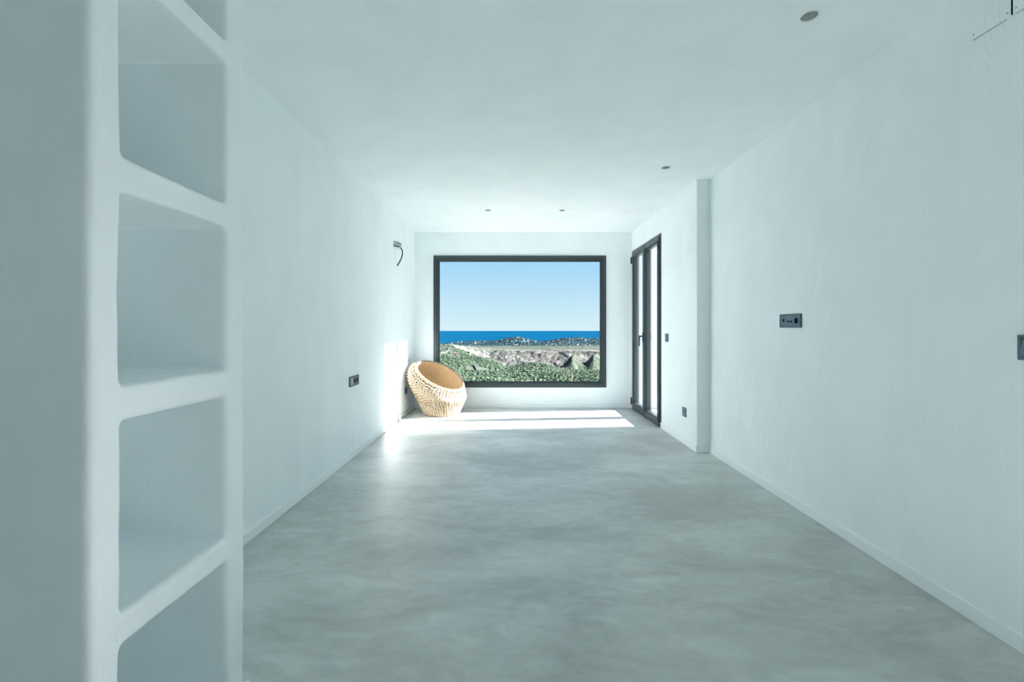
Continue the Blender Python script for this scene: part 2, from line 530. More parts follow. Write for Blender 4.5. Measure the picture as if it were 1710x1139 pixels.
# ------------------------------------------------------------------ switches and sockets
def plate(name, loc, side, gangs, label, cat, dz=0.092, mod=0.071, rim=0.010, mats=None):
    """a wall plate of several modules; side: -1 faces left (on a right-hand wall), +1 faces right.
    modules listed from the far end (large Y) to the near end"""
    root = empty(name, loc, (0, 0, PI / 2 if side > 0 else -PI / 2))
    tag(root, label, cat)
    n = len(gangs)
    w = n * mod + 2 * rim
    # local: x along the plate, y = -out of wall, z up.  outward = -y
    bm = bmesh.new()
    t = 0.010
    h = dz / 2
    ih = h - 0.014
    iw = w / 2 - 0.014
    add_box(bm, -w / 2, w / 2, -t, 0, ih, h, 0.0015)
    add_box(bm, -w / 2, w / 2, -t, 0, -h, -ih, 0.0015)
    add_box(bm, -w / 2, -iw, -t, 0, -ih, ih, 0.0015)
    add_box(bm, iw, w / 2, -t, 0, -ih, ih, 0.0015)
    add_box(bm, -iw, iw, -0.003, 0, -ih, ih)
    obj('cover_frame', bm, M_anth, root)
    step = 2 * iw / n
    for i, g in enumerate(gangs):
        # far end first: for a right wall the far end is local -x? (handled by mirror)
        c = (-iw + (i + .5) * step)
        a0, a1 = c - step / 2 + 0.001, c + step / 2 - 0.001
        if g == 'rocker':
            bm = bmesh.new()
            t2 = bmesh.new()
            add_box(t2, a0, a1, -0.0125, -0.002, -ih + .001, ih - .001, 0.002)
            for v in t2.verts:
                if v.co.y < -0.008: v.co.y += 0.0035 * (v.co.z / ih)
            merge(bm, t2)
            obj('rocker', bm, M_anth2, root)
        elif g == 'blank':
            box('blank_insert', a0, a1, -0.011, -0.002, -ih + .001, ih - .001, M_grey, root, 0.0015)
        elif g in ('round', 'round_grey'):
            bm = bmesh.new()
            R = min(0.0215, step / 2 - 0.004)
            # square insert with a round recess
            S = 40
            sq = []
            for k in range(S):
                a = 2 * PI * (k + .5) / S
                ca, sa = math.cos(a), math.sin(a)
                hx, hz = (a1 - a0) / 2, ih - .001
                f = min(hx / abs(ca) if abs(ca) > 1e-6 else 9, hz / abs(sa) if abs(sa) > 1e-6 else 9)
                sq.append((c + f * ca, f * sa, c + R * ca, R * sa))
            o1 = [bm.verts.new((q[0], -0.0085, q[1])) for q in sq]
            i1 = [bm.verts.new((q[2], -0.0085, q[3])) for q in sq]
            i2 = [bm.verts.new((q[2], -0.0035, q[3])) for q in sq]
            o2 = [bm.verts.new((q[0], -0.003, q[1])) for q in sq]
            for k in range(S):
                j = (k + 1) % S
                bm.faces.new((o1[k], o1[j], i1[j], i1[k]))
                bm.faces.new((i1[k], i1[j], i2[j], i2[k]))
                bm.faces.new((o2[k], o2[j], o1[j], o1[k]))
            ins = obj('socket_insert', bm, M_anth2, root)
            bm = bmesh.new()
            add_lathe(bm, [(R, 0), (R * .98, 0.0006), (0.004, 0.0006)], Matrix.Translation((c, -0.0036, 0)) @ Matrix.Rotation(PI / 2, 4, 'X'), 32)
            obj('socket_well', bm, M_hole, ins)
            bm = bmesh.new()
            for q in (-1, 1):
                t2 = bmesh.new()
                bmesh.ops.create_cone(t2, cap_ends=True, segments=12, radius1=0.0026, radius2=0.0026, depth=0.002,
                                      matrix=Matrix.Translation((c + q * 0.0095, -0.0045, 0)) @ Matrix.Rotation(PI / 2, 4, 'X'))
                merge(bm, t2)
            obj('pin_hole', bm, M_rubber, ins)
        elif g == 'coax':
            ins = box('aerial_insert', a0, a1, -0.0095, -0.002, -ih + .001, ih - .001, M_anth2, root, 0.001)
            for q in (-1, 1):
                bm = bmesh.new()
                add_lathe(bm, [(0.0075, 0), (0.0075, 0.003), (0.0055, 0.003), (0.0055, 0.001)],
                          Matrix.Translation((c + q * 0.015, -0.0095, -0.004)) @ Matrix.Rotation(PI / 2, 4, 'X'), 20)
                obj('aerial_port', bm, M_hole, ins)
        elif g == 'data':
            ins = box('data_insert', a0, a1, -0.0095, -0.002, -ih + .001, ih - .001, M_anth2, root, 0.001)
            box('data_port', c - 0.009, c + 0.009, -0.0115, -0.009, -0.006, 0.014, M_hole, ins, 0.001)
    return root


# side -1: rotation -90 deg about Z -> local +x points to -Y (near), outward local -y -> -X
plate('media_outlet', (XR, 3.065, 1.235), -1, ['data', 'coax', 'round'],
      'three-part grey wall outlet at mid height on the bare right wall', 'outlet')
plate('light_switch', (XR, 1.597, 1.117), -1, ['rocker', 'rocker'],
      'dark framed double light switch at the right edge, nearest the camera', 'light switch')
plate('light_switch', (XRF, 5.185, 1.074), -1, ['rocker'],
      'small single dark light switch beside the glazed door', 'light switch')
plate('data_outlet', (XRF, 4.650, 0.327), -1, ['data'],
      'small dark data outlet low on the wall between glazed door and wall step', 'outlet')
# side +1: local +x points to +Y (far)
plate('power_outlet', (XL, 4.195, 0.700), 1, ['blank', 'round', 'round'],
      'dark three-part power outlet on the bare left wall', 'outlet')
plate('wall_socket', (XL, 6.20, 0.332), 1, ['round'],
      'small single socket low on the left wall behind the wicker chair', 'outlet')

# ------------------------------------------------------------------ access panels high on the right wall
def access_panel(y0, y1, label):
    z0, z1 = 2.356, 2.575
    r = empty('access_panel', (XR, (y0 + y1) / 2, z0))
    tag(r, label, 'access panel', 'white access panels high on the right wall')
    hy = (y1 - y0) / 2
    box('cover_plate', -0.006, 0.0, -hy, hy, 0, z1 - z0, M_wall, r, 0.001)
    box('shadow_joint', -0.0062, 0.0, -hy - 0.0052, -hy - 0.0004, 0.004, z1 - z0, M_hole, r)  # dark strip painted in for the shaded slot between panels
    box('shadow_joint', -0.0030, 0.0, -hy + 0.02, hy - 0.006, -0.0018, -0.0002, M_grey, r)  # grey strip drawn as the shadow line under the panel
    for a in (-hy + 0.012, hy - 0.012):
        for b in (0.018, z1 - z0 - 0.018):
            bm = bmesh.new()
            add_lathe(bm, [(0.0032, 0), (0.0032, 0.0012), (0.001, 0.0006)], Matrix.Translation((-0.006, a, b)) @ Matrix.Rotation(-PI / 2, 4, 'Y'), 12)
            obj('screw', bm, M_conduit, r)
    return r


access_panel(1.702, 1.852, 'square white screwed access panel high on the right wall, the farther of two')
access_panel(1.545, 1.696, 'white screwed access panel cut off by the top right corner of the photo')

# ------------------------------------------------------------------ recessed ceiling lamps
M_lens = simple('dim_lamp_lens', (0.34, 0.38, 0.36), 0.35)
lab = ['large-looking recessed round ceiling light nearest the camera, upper right',
       'recessed round ceiling light above the step in the right wall',
       'left one of the two small recessed ceiling lights in front of the window',
       'right one of the two small recessed ceiling lights in front of the window']
for (x, y), tx in zip(LAMPS, lab):
    r = empty('recessed_ceiling_light', (x, y, CZ))
    tag(r, tx, 'ceiling light', 'recessed ceiling lights')
    bm = bmesh.new()
    add_lathe(bm, [(LR - .0015, 0.004), (LR - .0035, -0.0015), (LR, -0.0035), (LR + 0.0045, -0.002), (LR + 0.0055, -0.0002)], None, 40, cap=False)
    obj('trim_ring', bm, M_white, r, smooth=True)
    bm = bmesh.new()
    add_lathe(bm, [(LR - 0.0016, 0.002), (LR - 0.004, 0.020), (LR - 0.012, 0.036)], None, 40, cap=False)
    obj('reflector', bm, M_refl, r, smooth=True)
    bm = bmesh.new()
    add_lathe(bm, [(LR - 0.012, 0.036), (LR - 0.020, 0.033), (0.004, 0.032)], None, 40)
    obj('lens', bm, M_lens, r, smooth=True)

# ------------------------------------------------------------------ loose wires high on the left wall
wy, wz = 5.60, 2.20
wr = empty('wall_wiring', (XL, wy, wz))
tag(wr, 'loose conduit ends and a drooping black cable high on the left wall', 'wiring')
bm = bmesh.new()
add_lathe(bm, [(0.026, 0.0), (0.025, 0.002), (0.022, 0.0015), (0.005, 0.0012)], Matrix.Translation((0, 0, 0)) @ Matrix.Rotation(PI / 2, 4, 'Y'), 24)
obj('wall_box', bm, M_conduit, wr)
def conduit(p, r, m, name='conduit'):
    bm = bmesh.new()
    q = []
    for i in range(len(p) - 1):
        for k in range(6):
            q.append(Vector(p[i]).lerp(Vector(p[i + 1]), k / 6))
    q.append(Vector(p[-1]))
    add_tube(bm, q, [r * (1 + (0.12 if i % 2 else 0)) for i in range(len(q))], 10)
    return obj(name, bm, m, wr)
conduit([(0, -0.01, 0.045), (0.05, -0.005, 0.035), (0.09, 0.0, 0.010)], 0.011, M_conduit)
conduit([(0, 0.01, 0.005), (0.05, 0.015, 0.0), (0.08, 0.02, -0.02)], 0.010, M_white)
conduit([(0, -0.02, -0.02), (0.05, -0.01, -0.03), (0.075, 0.0, -0.055)], 0.010, M_white)
bm = bmesh.new()
add_tube(bm, [(0, -0.01, -0.010), (0.04, 0.0, -0.008), (0.075, 0.02, -0.02), (0.095, 0.03, -0.055), (0.098, 0.03, -0.10), (0.085, 0.02, -0.16), (0.062, 0.01, -0.21), (0.04, 0.0, -0.25)], 0.0075, 8)
obj('cable', bm, M_cable, wr, smooth=True)
bm = bmesh.new()
add_tube(bm, [(0, 0.0, 0.02), (0.05, 0.01, 0.022), (0.075, 0.012, 0.005), (0.085, 0.02, -0.03)], 0.004, 8)
obj('cable', bm, M_cable, wr, smooth=True)
bm = bmesh.new()
add_tube(bm, [(0.0, 0.0, -0.02), (0.03, 0.0, -0.09), (0.02, -0.01, -0.17), (0.035, 0.0, -0.22)], 0.0016, 6)
obj('wire', bm, M_white, wr, smooth=True)
bm = bmesh.new()
add_lathe(bm, [(0.007, 0), (0.007, 0.004), (0.003, 0.005)], Matrix.Translation((XL, 6.31, 2.297)) @ Matrix.Rotation(PI / 2, 4, 'Y'), 12)
tag(obj('wall_plug', bm, M_cable), 'tiny dark fixing hole right of the loose wires on the left wall', 'wall plug')

# ------------------------------------------------------------------ wicker bucket chair
chair = empty('wicker_chair', (-1.0, 6.27, 0))
tag(chair, 'round pale wicker bucket chair in the corner under the window', 'chair')
NF = Vector((0.452, -0.265, 0.850)).normalized()
KEYS = [(0.00, (0, 0, 0.012), 0.225, 0.00),
        (0.12, (-0.005, 0, 0.07), 0.250, 0.05),
        (0.30, (-0.020, 0, 0.17), 0.300, 0.22),
        (0.48, (-0.042, 0, 0.28), 0.358, 0.45),
        (0.64, (-0.062, 0, 0.37), 0.398, 0.70),
        (0.78, (-0.066, 0, 0.44), 0.410, 0.90),
        (0.90, (-0.050, -0.005, 0.495), 0.392, 1.00),
        (1.00, (-0.020, -0.020, 0.530), 0.350, 1.00)]


def cat(p0, p1, p2, p3, t):
    return 0.5 * ((2 * p1) + (-p0 + p2) * t + (2 * p0 - 5 * p1 + 4 * p2 - p3) * t * t + (-p0 + 3 * p1 - 3 * p2 + p3) * t ** 3)


def key_at(t):
    t = max(0, min(1, t))
    for i in range(len(KEYS) - 1):
        if t <= KEYS[i + 1][0]:
            break
    k = [KEYS[max(0, i - 1)], KEYS[i], KEYS[i + 1], KEYS[min(len(KEYS) - 1, i + 2)]]
    u = (t - k[1][0]) / (k[2][0] - k[1][0])
    f = lambda g: cat(g(k[0]), g(k[1]), g(k[2]), g(k[3]), u)
    return Vector([f(lambda q, a=a: q[1][a]) for a in range(3)]), f(lambda q: q[2]), f(lambda q: q[3])


def ring_pt(th, t, off=0.0):
    c, r, tilt = key_at(t)
    n = Vector((0, 0, 1)).lerp(NF, tilt).normalized()
    rot = Vector((0, 0, 1)).rotation_difference(n)
    return c + rot @ Vector(((r + off) * math.cos(th), (r + off) * math.sin(th), 0))


NS = 54
ROWS = 36
bm = bmesh.new()
for j in range(ROWS):
    t = 0.02 + 0.95 * (j // 2) / (ROWS // 2 - 1) + 0.0185 * (j % 2)
    NN = NS * 3
    pts = []
    for i in range(NN):
        th = 2 * PI * i / NN
        wv = math.sin(NS / 2 * th + PI * j + 0.4 * (j // 2))
        jit = noise.noise(Vector((math.cos(th) * 4, math.sin(th) * 4, (j // 2) * 3.7))) * 0.010
        p = ring_pt(th, t + jit, 0.012 * wv)
        pts.append(p)
    add_tube(bm, pts, 0.0060 + 0.0008 * random.random(), 6, closed=True)
obj('woven_wall', bm, M_rat, chair, smooth=True)
bm = bmesh.new()
for k in range(NS):
    for dth in (-0.006, 0.006):
        th = 2 * PI * (k + 0.5) / NS + dth
        pts = []
        for i in range(41):
            t = i / 40
            a = th + 0.010 * math.sin(t * 9 + k)
            pts.append(ring_pt(a, t, 0.0))
        add_tube(bm, pts, 0.0042, 5)
obj('stakes', bm, M_rat2, chair, smooth=True)
# upright rods wrapping the foot, outside the weave
bm = bmesh.new()
for k in range(NS * 2):
    th = 2 * PI * (k // 2 + 0.28 + 0.40 * (k % 2)) / NS
    dv = abs((math.degrees(th) + 32 + 180) % 360 - 180)       # degrees from the side that faces the light
    top = 0.28 + 0.05 * noise.noise(Vector((math.cos(th) * 2, math.sin(th) * 2, 3))) + 0.68 * max(0.0, min(1.0, (66 - dv) / 14))
    pts = [ring_pt(th + 0.012 * math.sin(i * .7 + k), top * i / 16, 0.018 - 0.008 * (i / 16) ** 4) for i in range(17)]
    add_tube(bm, pts, 0.0058, 6)
obj('upright_rods', bm, M_rat, chair, smooth=True)
# dark sheet behind the weave painting shade into its gaps, then seat
bm = bmesh.new()
rows = []
for j in range(30):
    t = 0.36 + 0.62 * j / 29
    rows.append([bm.verts.new(ring_pt(2 * PI * i / 96, t, -0.016 + 0.002 * math.sin(i * PI) )) for i in range(96)])
for A, B in zip(rows, rows[1:]):
    for i in range(96):
        bm.faces.new((A[i], A[(i + 1) % 96], B[(i + 1) % 96], B[i]))


def gap_shade_mat():
    m, n, l, p = new_mat('gap_shade_rattan')
    geo = n.new('ShaderNodeNewGeometry')
    w1 = n.new('ShaderNodeTexWave'); w1.bands_direction = 'Z'; w1.inputs['Scale'].default_value = 30; w1.inputs['Distortion'].default_value = 2
    w2 = n.new('ShaderNodeTexNoise'); w2.inputs['Scale'].default_value = 70
    l.new(geo.outputs['Position'], w1.inputs['Vector']); l.new(geo.outputs['Position'], w2.inputs['Vector'])
    ad = n.new('ShaderNodeMath'); ad.operation = 'MULTIPLY'
    l.new(w1.outputs['Fac'], ad.inputs[0]); l.new(w2.outputs[0], ad.inputs[1])
    ra = n.new('ShaderNodeValToRGB')
    ra.color_ramp.elements[0].color = (0.13, 0.08, 0.045, 1); ra.color_ramp.elements[1].color = (0.30, 0.20, 0.12, 1); ra.color_ramp.elements[1].position = 0.5
    l.new(ad.outputs[0], ra.inputs[0]); l.new(ra.outputs[0], p.inputs['Base Color'])
    bp = n.new('ShaderNodeBump'); bp.inputs['Distance'].default_value = 0.004
    l.new(ad.outputs[0], bp.inputs['Height']); l.new(bp.outputs[0], p.inputs['Normal'])
    p.inputs['Roughness'].default_value = 0.6
    return m


M_gap_shade = gap_shade_mat()
M_inner = rattan('inner_rattan', (0.46, 0.34, 0.20), (0.68, 0.55, 0.38), 90)
obj('gap_shade_sheet', bm, M_gap_shade, chair, smooth=True)
bm = bmesh.new()                                          # close inner weave
for j in range(46):
    t = 0.34 + 0.64 * j / 45
    add_tube(bm, [ring_pt(2 * PI * i / 162, t, -0.026 + 0.0035 * math.sin(27 * 2 * PI * i / 162 * 1.0 + PI * j)) for i in range(162)], 0.0056, 5, closed=True)
obj('inner_weave', bm, M_inner, chair, smooth=True)
bm = bmesh.new()                                          # seat woven in a flat spiral over the bowl
c0, r0, tl = key_at(0.36)
nn = Vector((0, 0, 1)).lerp(NF, tl).normalized(); rq = Vector((0, 0, 1)).rotation_difference(nn)
rr0 = r0 - 0.034
k = 0
while rr0 > 0.012:
    add_tube(bm, [c0 + rq @ Vector((rr0 * math.cos(a), rr0 * math.sin(a), -0.03 * (1 - (rr0 / r0) ** 2) + 0.003 * math.sin(20 * a + PI * k))) for a in [2 * PI * i / 80 for i in range(80)]], 0.0068, 5, closed=True)
    rr0 -= 0.0125; k += 1
obj('seat', bm, M_rat, chair, smooth=True)
# twisted rim and foot ring
def twist(t, off, R, r, turns, name, mat, lift=0.0):
    bm = bmesh.new()
    for s in range(3):
        pts = []
        for i in range(360):
            th = 2 * PI * i / 360
            ph = turns * th + 2 * PI * s / 3
            base = ring_pt(th, t, off + R * math.cos(ph))
            n = Vector((0, 0, 1)).lerp(NF, key_at(t)[2]).normalized()
            pts.append(base + n * (R * math.sin(ph) + lift))
        add_tube(bm, pts, r, 6, closed=True)
    obj(name, bm, mat, chair, smooth=True)
twist(1.0, -0.004, 0.008, 0.0080, 26, 'rim', M_rat, 0.004)
twist(0.0, 0.006, 0.008, 0.0085, 20, 'foot_ring', M_rat2, 0.006)

# ------------------------------------------------------------------ landscape beyond the window
EYE = 1.19


def zpx(y, D):
    return EYE - (y - 547.0) / F * D


def lerp_list(L, x):
    if x <= L[0][0]: return L[0][1]
    for (a, b), (c, d) in zip(L, L[1:]):
        if x <= c:
            u = (x - a) / (c - a)
            return b + (d - b) * u
    return L[-1][1]


CREST = [(500, 566), (700, 574), (735, 576), (751, 578.5), (771, 585.5), (795, 594), (822, 601), (835, 607), (845, 613), (866, 610.5), (894, 606),
         (910, 608), (923, 612), (943, 617), (976, 620), (1000, 622), (1200, 628)]
COAST = [(400, 590), (600, 584), (735, 577.5), (745, 574), (765, 570.5), (790, 569.5), (815, 570), (830, 569), (842, 566), (855, 563.3), (870, 563.3), (885, 567),
         (900, 570), (915, 569.5), (930, 566.5), (945, 564.8), (960, 563.8), (980, 564.8), (1003, 565.2), (1100, 566), (1300, 568)]
SPUR = [(900, 0), (918, 1), (930, 5), (942, 12), (955, 25), (959, 25), (966, 15), (974, 10), (980, 12), (991, 24), (996, 24), (1003, 20), (1030, 12), (1070, 4), (1100, 0), (1200, 0)]


def height(s, D):
    """s = bearing as slope X/Y, D = distance"""
    x = 859 + F * s
    yc = lerp_list(CREST, x)
    rock = max(0.0, min(1.0, (x - 758) / 60.0))
    yct = 576.5 + 9.5 * rock + 2 * max(0, min(1, (x - 860) / 140))
    ycb = 577.0 + 45 * rock
    base = zpx(622, 1350)
    prof = [(8, -5.0), (30, -7.5), (60, zpx(672, 60)), (150, zpx(650, 150)), (350, zpx(630 + .25 * (yc - 610), 350)),
            (560, zpx(yc * .5 + 620 * .5, 560)), (760, zpx(yc, 760)),
            (1000, zpx(yc + 26 * rock + .8, 1000)), (1300, zpx(ycb, 1300)), (1450, zpx(yct, 1450)),
            (3200, zpx(577.5, 3200)), (3900, zpx(579, 3900)), (4400, zpx(576, 4400)), (5200, zpx(lerp_list(COAST, x), 5200)),
            (5900, -215.0), (9000, -260.0)]
    z = lerp_list(prof, D)
    # side spur in the gorge, falling away towards the left
    if x > 900:
        b = lerp_list(SPUR, x) * 1.25
        w = math.exp(-((D - 1080 - (x - 940) * 1.6) / 85.0) ** 2)
        zt = zpx(620 - b * 0.85, 1080)
        z = max(z, z + (zt - z) * w)
    return z


SS = [-0.85 + 0.55 * i / 60 for i in range(60)] + [-0.30 + 0.60 * i / 450 for i in range(450)] + [0.30 + 0.55 * i / 60 for i in range(61)]
NC = len(SS)
DS = []
for a, b, n_ in ((9.5, 500, 110), (500, 1000, 90), (1000, 1270, 60), (1270, 1500, 130), (1500, 3300, 60), (3300, 5300, 130), (5300, 8000, 12)):
    DS += [a * (b / a) ** (k / n_) for k in range(n_)]


def relief(X, D):
    amp = min(1.0, D / 200)
    z = noise.fractal(Vector((X * 0.02, D * 0.02, 1)), 0.9, 2.1, 4) * 2.2 * amp
    if 1000 < D < 1750:
        k = math.sin(PI * (D - 1000) / 750)
        z += noise.fractal(Vector((X * 0.013, D * 0.009, 7)), 0.85, 2.2, 7) * 5.0 * k
        z += abs(noise.noise(Vector((X * 0.03 + D * .012, D * 0.02, 2)))) * -2.2 * k
        z += noise.noise(Vector((X * 0.09, D * 0.06, 4))) * 1.0 * k
    if 1500 < D < 3300:
        z += noise.fractal(Vector((X * 0.006, D * 0.006, 5)), 0.9, 2.1, 5) * 5 * math.sin(PI * (D - 1500) / 1800)
    if D > 3300:
        z += noise.fractal(Vector((X * 0.004, D * 0.004, 3)), 0.9, 2.1, 4) * 5
    return z


bm = bmesh.new()
grid = []
for D in DS:
    row = []
    for s in SS:
        X = s * D
        z = height(s, D) + relief(X, D)
        if D > 5900: z = min(z, -210)
        row.append(bm.verts.new((X, D, z)))
    grid.append(row)
for A, B in zip(grid, grid[1:]):
    for i in range(NC - 1):
        bm.faces.new((A[i], A[i + 1], B[i + 1], B[i]))


def land_mat():
    m, n, l, p = new_mat('scrub_and_limestone')
    geo = n.new('ShaderNodeNewGeometry')
    sep = n.new('ShaderNodeSeparateXYZ'); l.new(geo.outputs['Position'], sep.inputs[0])
    na = n.new('ShaderNodeTexNoise'); na.inputs['Scale'].default_value = 0.045; na.inputs['Detail'].default_value = 9; na.inputs['Roughness'].default_value = 0.7
    nb = n.new('ShaderNodeTexNoise'); nb.inputs['Scale'].default_value = 0.012; nb.inputs['Detail'].default_value = 6; nb.inputs['Roughness'].default_value = 0.65
    for q in (na, nb): l.new(geo.outputs['Position'], q.inputs['Vector'])
    ga = n.new('ShaderNodeValToRGB')
    ga.color_ramp.elements[0].position = 0.40; ga.color_ramp.elements[0].color = (0.018, 0.034, 0.024, 1)
    ga.color_ramp.elements[1].position = 0.60; ga.color_ramp.elements[1].color = (0.088, 0.108, 0.076, 1)
    l.new(na.outputs[0], ga.inputs[0])
    ro = n.new('ShaderNodeValToRGB')
    ro.color_ramp.elements[0].position = 0.38; ro.color_ramp.elements[0].color = (0.040, 0.054, 0.054, 1)
    ro.color_ramp.elements[1].position = 0.58; ro.color_ramp.elements[1].color = (0.205, 0.188, 0.170, 1)
    nf = n.new('ShaderNodeTexNoise'); nf.inputs['Scale'].default_value = 0.11; nf.inputs['Detail'].default_value = 5; nf.inputs['Roughness'].default_value = 0.75
    l.new(geo.outputs['Position'], nf.inputs['Vector'])
    l.new(nf.outputs[0], ro.inputs[0])
    # rock belongs to the gorge walls (distance band) and to steep ground
    mr = n.new('ShaderNodeMapRange'); mr.inputs['From Min'].default_value = 1215; mr.inputs['From Max'].default_value = 1290
    l.new(sep.outputs['Y'], mr.inputs[0])
    mr2 = n.new('ShaderNodeMapRange'); mr2.inputs['From Min'].default_value = 1500; mr2.inputs['From Max'].default_value = 2050; mr2.inputs['To Min'].default_value = 1; mr2.inputs['To Max'].default_value = 0.15
    l.new(sep.outputs['Y'], mr2.inputs[0])
    mm = n.new('ShaderNodeMath'); mm.operation = 'MULTIPLY'; l.new(mr.outputs[0], mm.inputs[0]); l.new(mr2.outputs[0], mm.inputs[1])
    nm = n.new('ShaderNodeMapRange'); nm.inputs['From Min'].default_value = 0.36; nm.inputs['From Max'].default_value = 0.50
    l.new(nb.outputs[0], nm.inputs[0])
    m3 = n.new('ShaderNodeMath'); m3.operation = 'MULTIPLY'; l.new(mm.outputs[0], m3.inputs[0]); l.new(nm.outputs[0], m3.inputs[1])
    mx = n.new('ShaderNodeMix'); mx.data_type = 'RGBA'
    l.new(m3.outputs[0], mx.inputs['Factor']); l.new(ga.outputs[0], mx.inputs['A']); l.new(ro.outputs[0], mx.inputs['B'])
    # wooded coastal hills: dark evergreen, distance haze painted in as bluer colour
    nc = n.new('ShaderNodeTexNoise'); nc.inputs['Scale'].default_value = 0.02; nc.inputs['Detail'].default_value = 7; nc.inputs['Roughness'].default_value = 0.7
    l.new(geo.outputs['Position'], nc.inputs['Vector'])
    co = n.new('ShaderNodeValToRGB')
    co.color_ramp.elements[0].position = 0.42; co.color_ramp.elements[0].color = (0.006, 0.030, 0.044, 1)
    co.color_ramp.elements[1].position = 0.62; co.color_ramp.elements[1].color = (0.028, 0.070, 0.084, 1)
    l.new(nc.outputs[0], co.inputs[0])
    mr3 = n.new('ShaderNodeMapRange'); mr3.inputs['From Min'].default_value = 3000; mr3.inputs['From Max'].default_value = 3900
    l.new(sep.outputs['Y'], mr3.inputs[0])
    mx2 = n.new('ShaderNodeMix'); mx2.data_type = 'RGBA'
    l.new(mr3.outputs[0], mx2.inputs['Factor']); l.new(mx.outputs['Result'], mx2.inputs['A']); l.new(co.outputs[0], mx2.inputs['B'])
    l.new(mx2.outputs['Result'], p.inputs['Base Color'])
    nv = n.new('ShaderNodeTexNoise'); nv.inputs['Scale'].default_value = 0.009; nv.inputs['Detail'].default_value = 8; nv.inputs['Roughness'].default_value = 0.75
    l.new(geo.outputs['Position'], nv.inputs['Vector'])
    vr = n.new('ShaderNodeMapRange'); vr.inputs['From Min'].default_value = 0.38; vr.inputs['From Max'].default_value = 0.60
    vr.inputs['To Min'].default_value = 0.42; vr.inputs['To Max'].default_value = 1.15
    l.new(nv.outputs[0], vr.inputs[0])
    vm = n.new('ShaderNodeVectorMath'); vm.operation = 'SCALE'
    l.new(mx2.outputs['Result'], vm.inputs[0]); l.new(vr.outputs[0], vm.inputs['Scale'])
    l.new(vm.outputs[0], p.inputs['Base Color'])
    p.inputs['Roughness'].default_value = 0.95
    p.inputs['Specular IOR Level'].default_value = 0.1
    return m


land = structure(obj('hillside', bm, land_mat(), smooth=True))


def ground(X, D):
    return height(X / D, D) + relief(X, D)


# sea
def sea_mat():
    m, n, l, p = new_mat('blue_sea_water')
    geo = n.new('ShaderNodeNewGeometry')
    nz = n.new('ShaderNodeTexNoise'); nz.inputs['Scale'].default_value = 0.0006; nz.inputs['Detail'].default_value = 6
    l.new(geo.outputs['Position'], nz.inputs['Vector'])
    ra = n.new('ShaderNodeValToRGB')
    ra.color_ramp.elements[0].position = 0.35; ra.color_ramp.elements[0].color = (0.0010, 0.042, 0.098, 1)
    ra.color_ramp.elements[1].position = 0.65; ra.color_ramp.elements[1].color = (0.0012, 0.058, 0.118, 1)
    l.new(nz.outputs[0], ra.inputs[0]); l.new(ra.outputs[0], p.inputs['Base Color'])
    p.inputs['Roughness'].default_value = 0.6
    p.inputs['Specular IOR Level'].default_value = 0.0
    return m


bm = bmesh.new()
R1 = 27800.0
ys = [5000, 6500, 9000, 13000, 19000, R1]
prev = None
for y in ys:
    row = [bm.verts.new((y * (-1.0 + 2.0 * i / 40), y, -205.0)) for i in range(41)]
    if prev:
        for i in range(40):
            bm.faces.new((prev[i], prev[i + 1], row[i + 1], row[i]))
    prev = row
structure(obj('sea', bm, sea_mat()))


# scrub covering the near hillside
def leaf_mat(name, c0, c1, sc):
    m, n, l, p = new_mat(name)
    geo = n.new('ShaderNodeNewGeometry')
    nz = n.new('ShaderNodeTexNoise'); nz.inputs['Scale'].default_value = sc; nz.inputs['Detail'].default_value = 5
    l.new(geo.outputs['Position'], nz.inputs['Vector'])
    ra = n.new('ShaderNodeValToRGB')
    ra.color_ramp.elements[0].position = 0.38; ra.color_ramp.elements[0].color = c0 + (1,)
    ra.color_ramp.elements[1].position = 0.64; ra.color_ramp.elements[1].color = c1 + (1,)
    l.new(nz.outputs[0], ra.inputs[0]); l.new(ra.outputs[0], p.inputs['Base Color'])
    p.inputs['Roughness'].default_value = 0.9
    p.inputs['Specular IOR Level'].default_value = 0.1
    return m


CLEAR = [((x_ - 859) / F * d_, d_) for x_, d_ in ((734, 610), (738, 622), (744, 640), (747, 665), (750, 690), (748, 712), (748, 735), (793, 470), (796, 440), (799, 415),
         (930, 240), (932, 222), (934, 205), (936, 190), (939, 178), (944, 160), (761, 640), (780.5, 745))]
VILLAS = []
_rs = random.Random(11)
while len(VILLAS) < 110:
    D = _rs.uniform(4200, 5150)
    x = _rs.uniform(748, 1003)
    if len(VILLAS) < 22:
        x = _rs.uniform(920, 1003); D = _rs.uniform(4250, 4400)
    X = (x - 859) / F * D
    if ground(X, D) < -190 or any(math.hypot(X - a, D - b) < 34 for a, b in VILLAS): continue
    VILLAS.append((X, D))
ico = bmesh.new(); bmesh.ops.create_icosphere(ico, subdivisions=1, radius=1.0)
IV = [v.co.copy() for v in ico.verts]; IF = [[v.index for v in f.verts] for f in ico.faces]
ico.free()


def blobs(spots, name, mat):
    V, Fc = [], []
    for (x, y, z, r, h) in spots:
        b = len(V)
        a = random.random() * 6.28; ca, sa = math.cos(a), math.sin(a)
        for v in IV:
            k = 0.8 + 0.45 * random.random()
            V.append((x + (v.x * ca - v.y * sa) * r * k, y + (v.x * sa + v.y * ca) * r * k, z + v.z * h * k))
        Fc += [[b + q for q in f] for f in IF]
    me = bpy.data.meshes.new(name)
    me.from_pydata(V, [], Fc)
    me.materials.append(mat)
    o = bpy.data.objects.new(name, me)
    COL.objects.link(o)
    return o


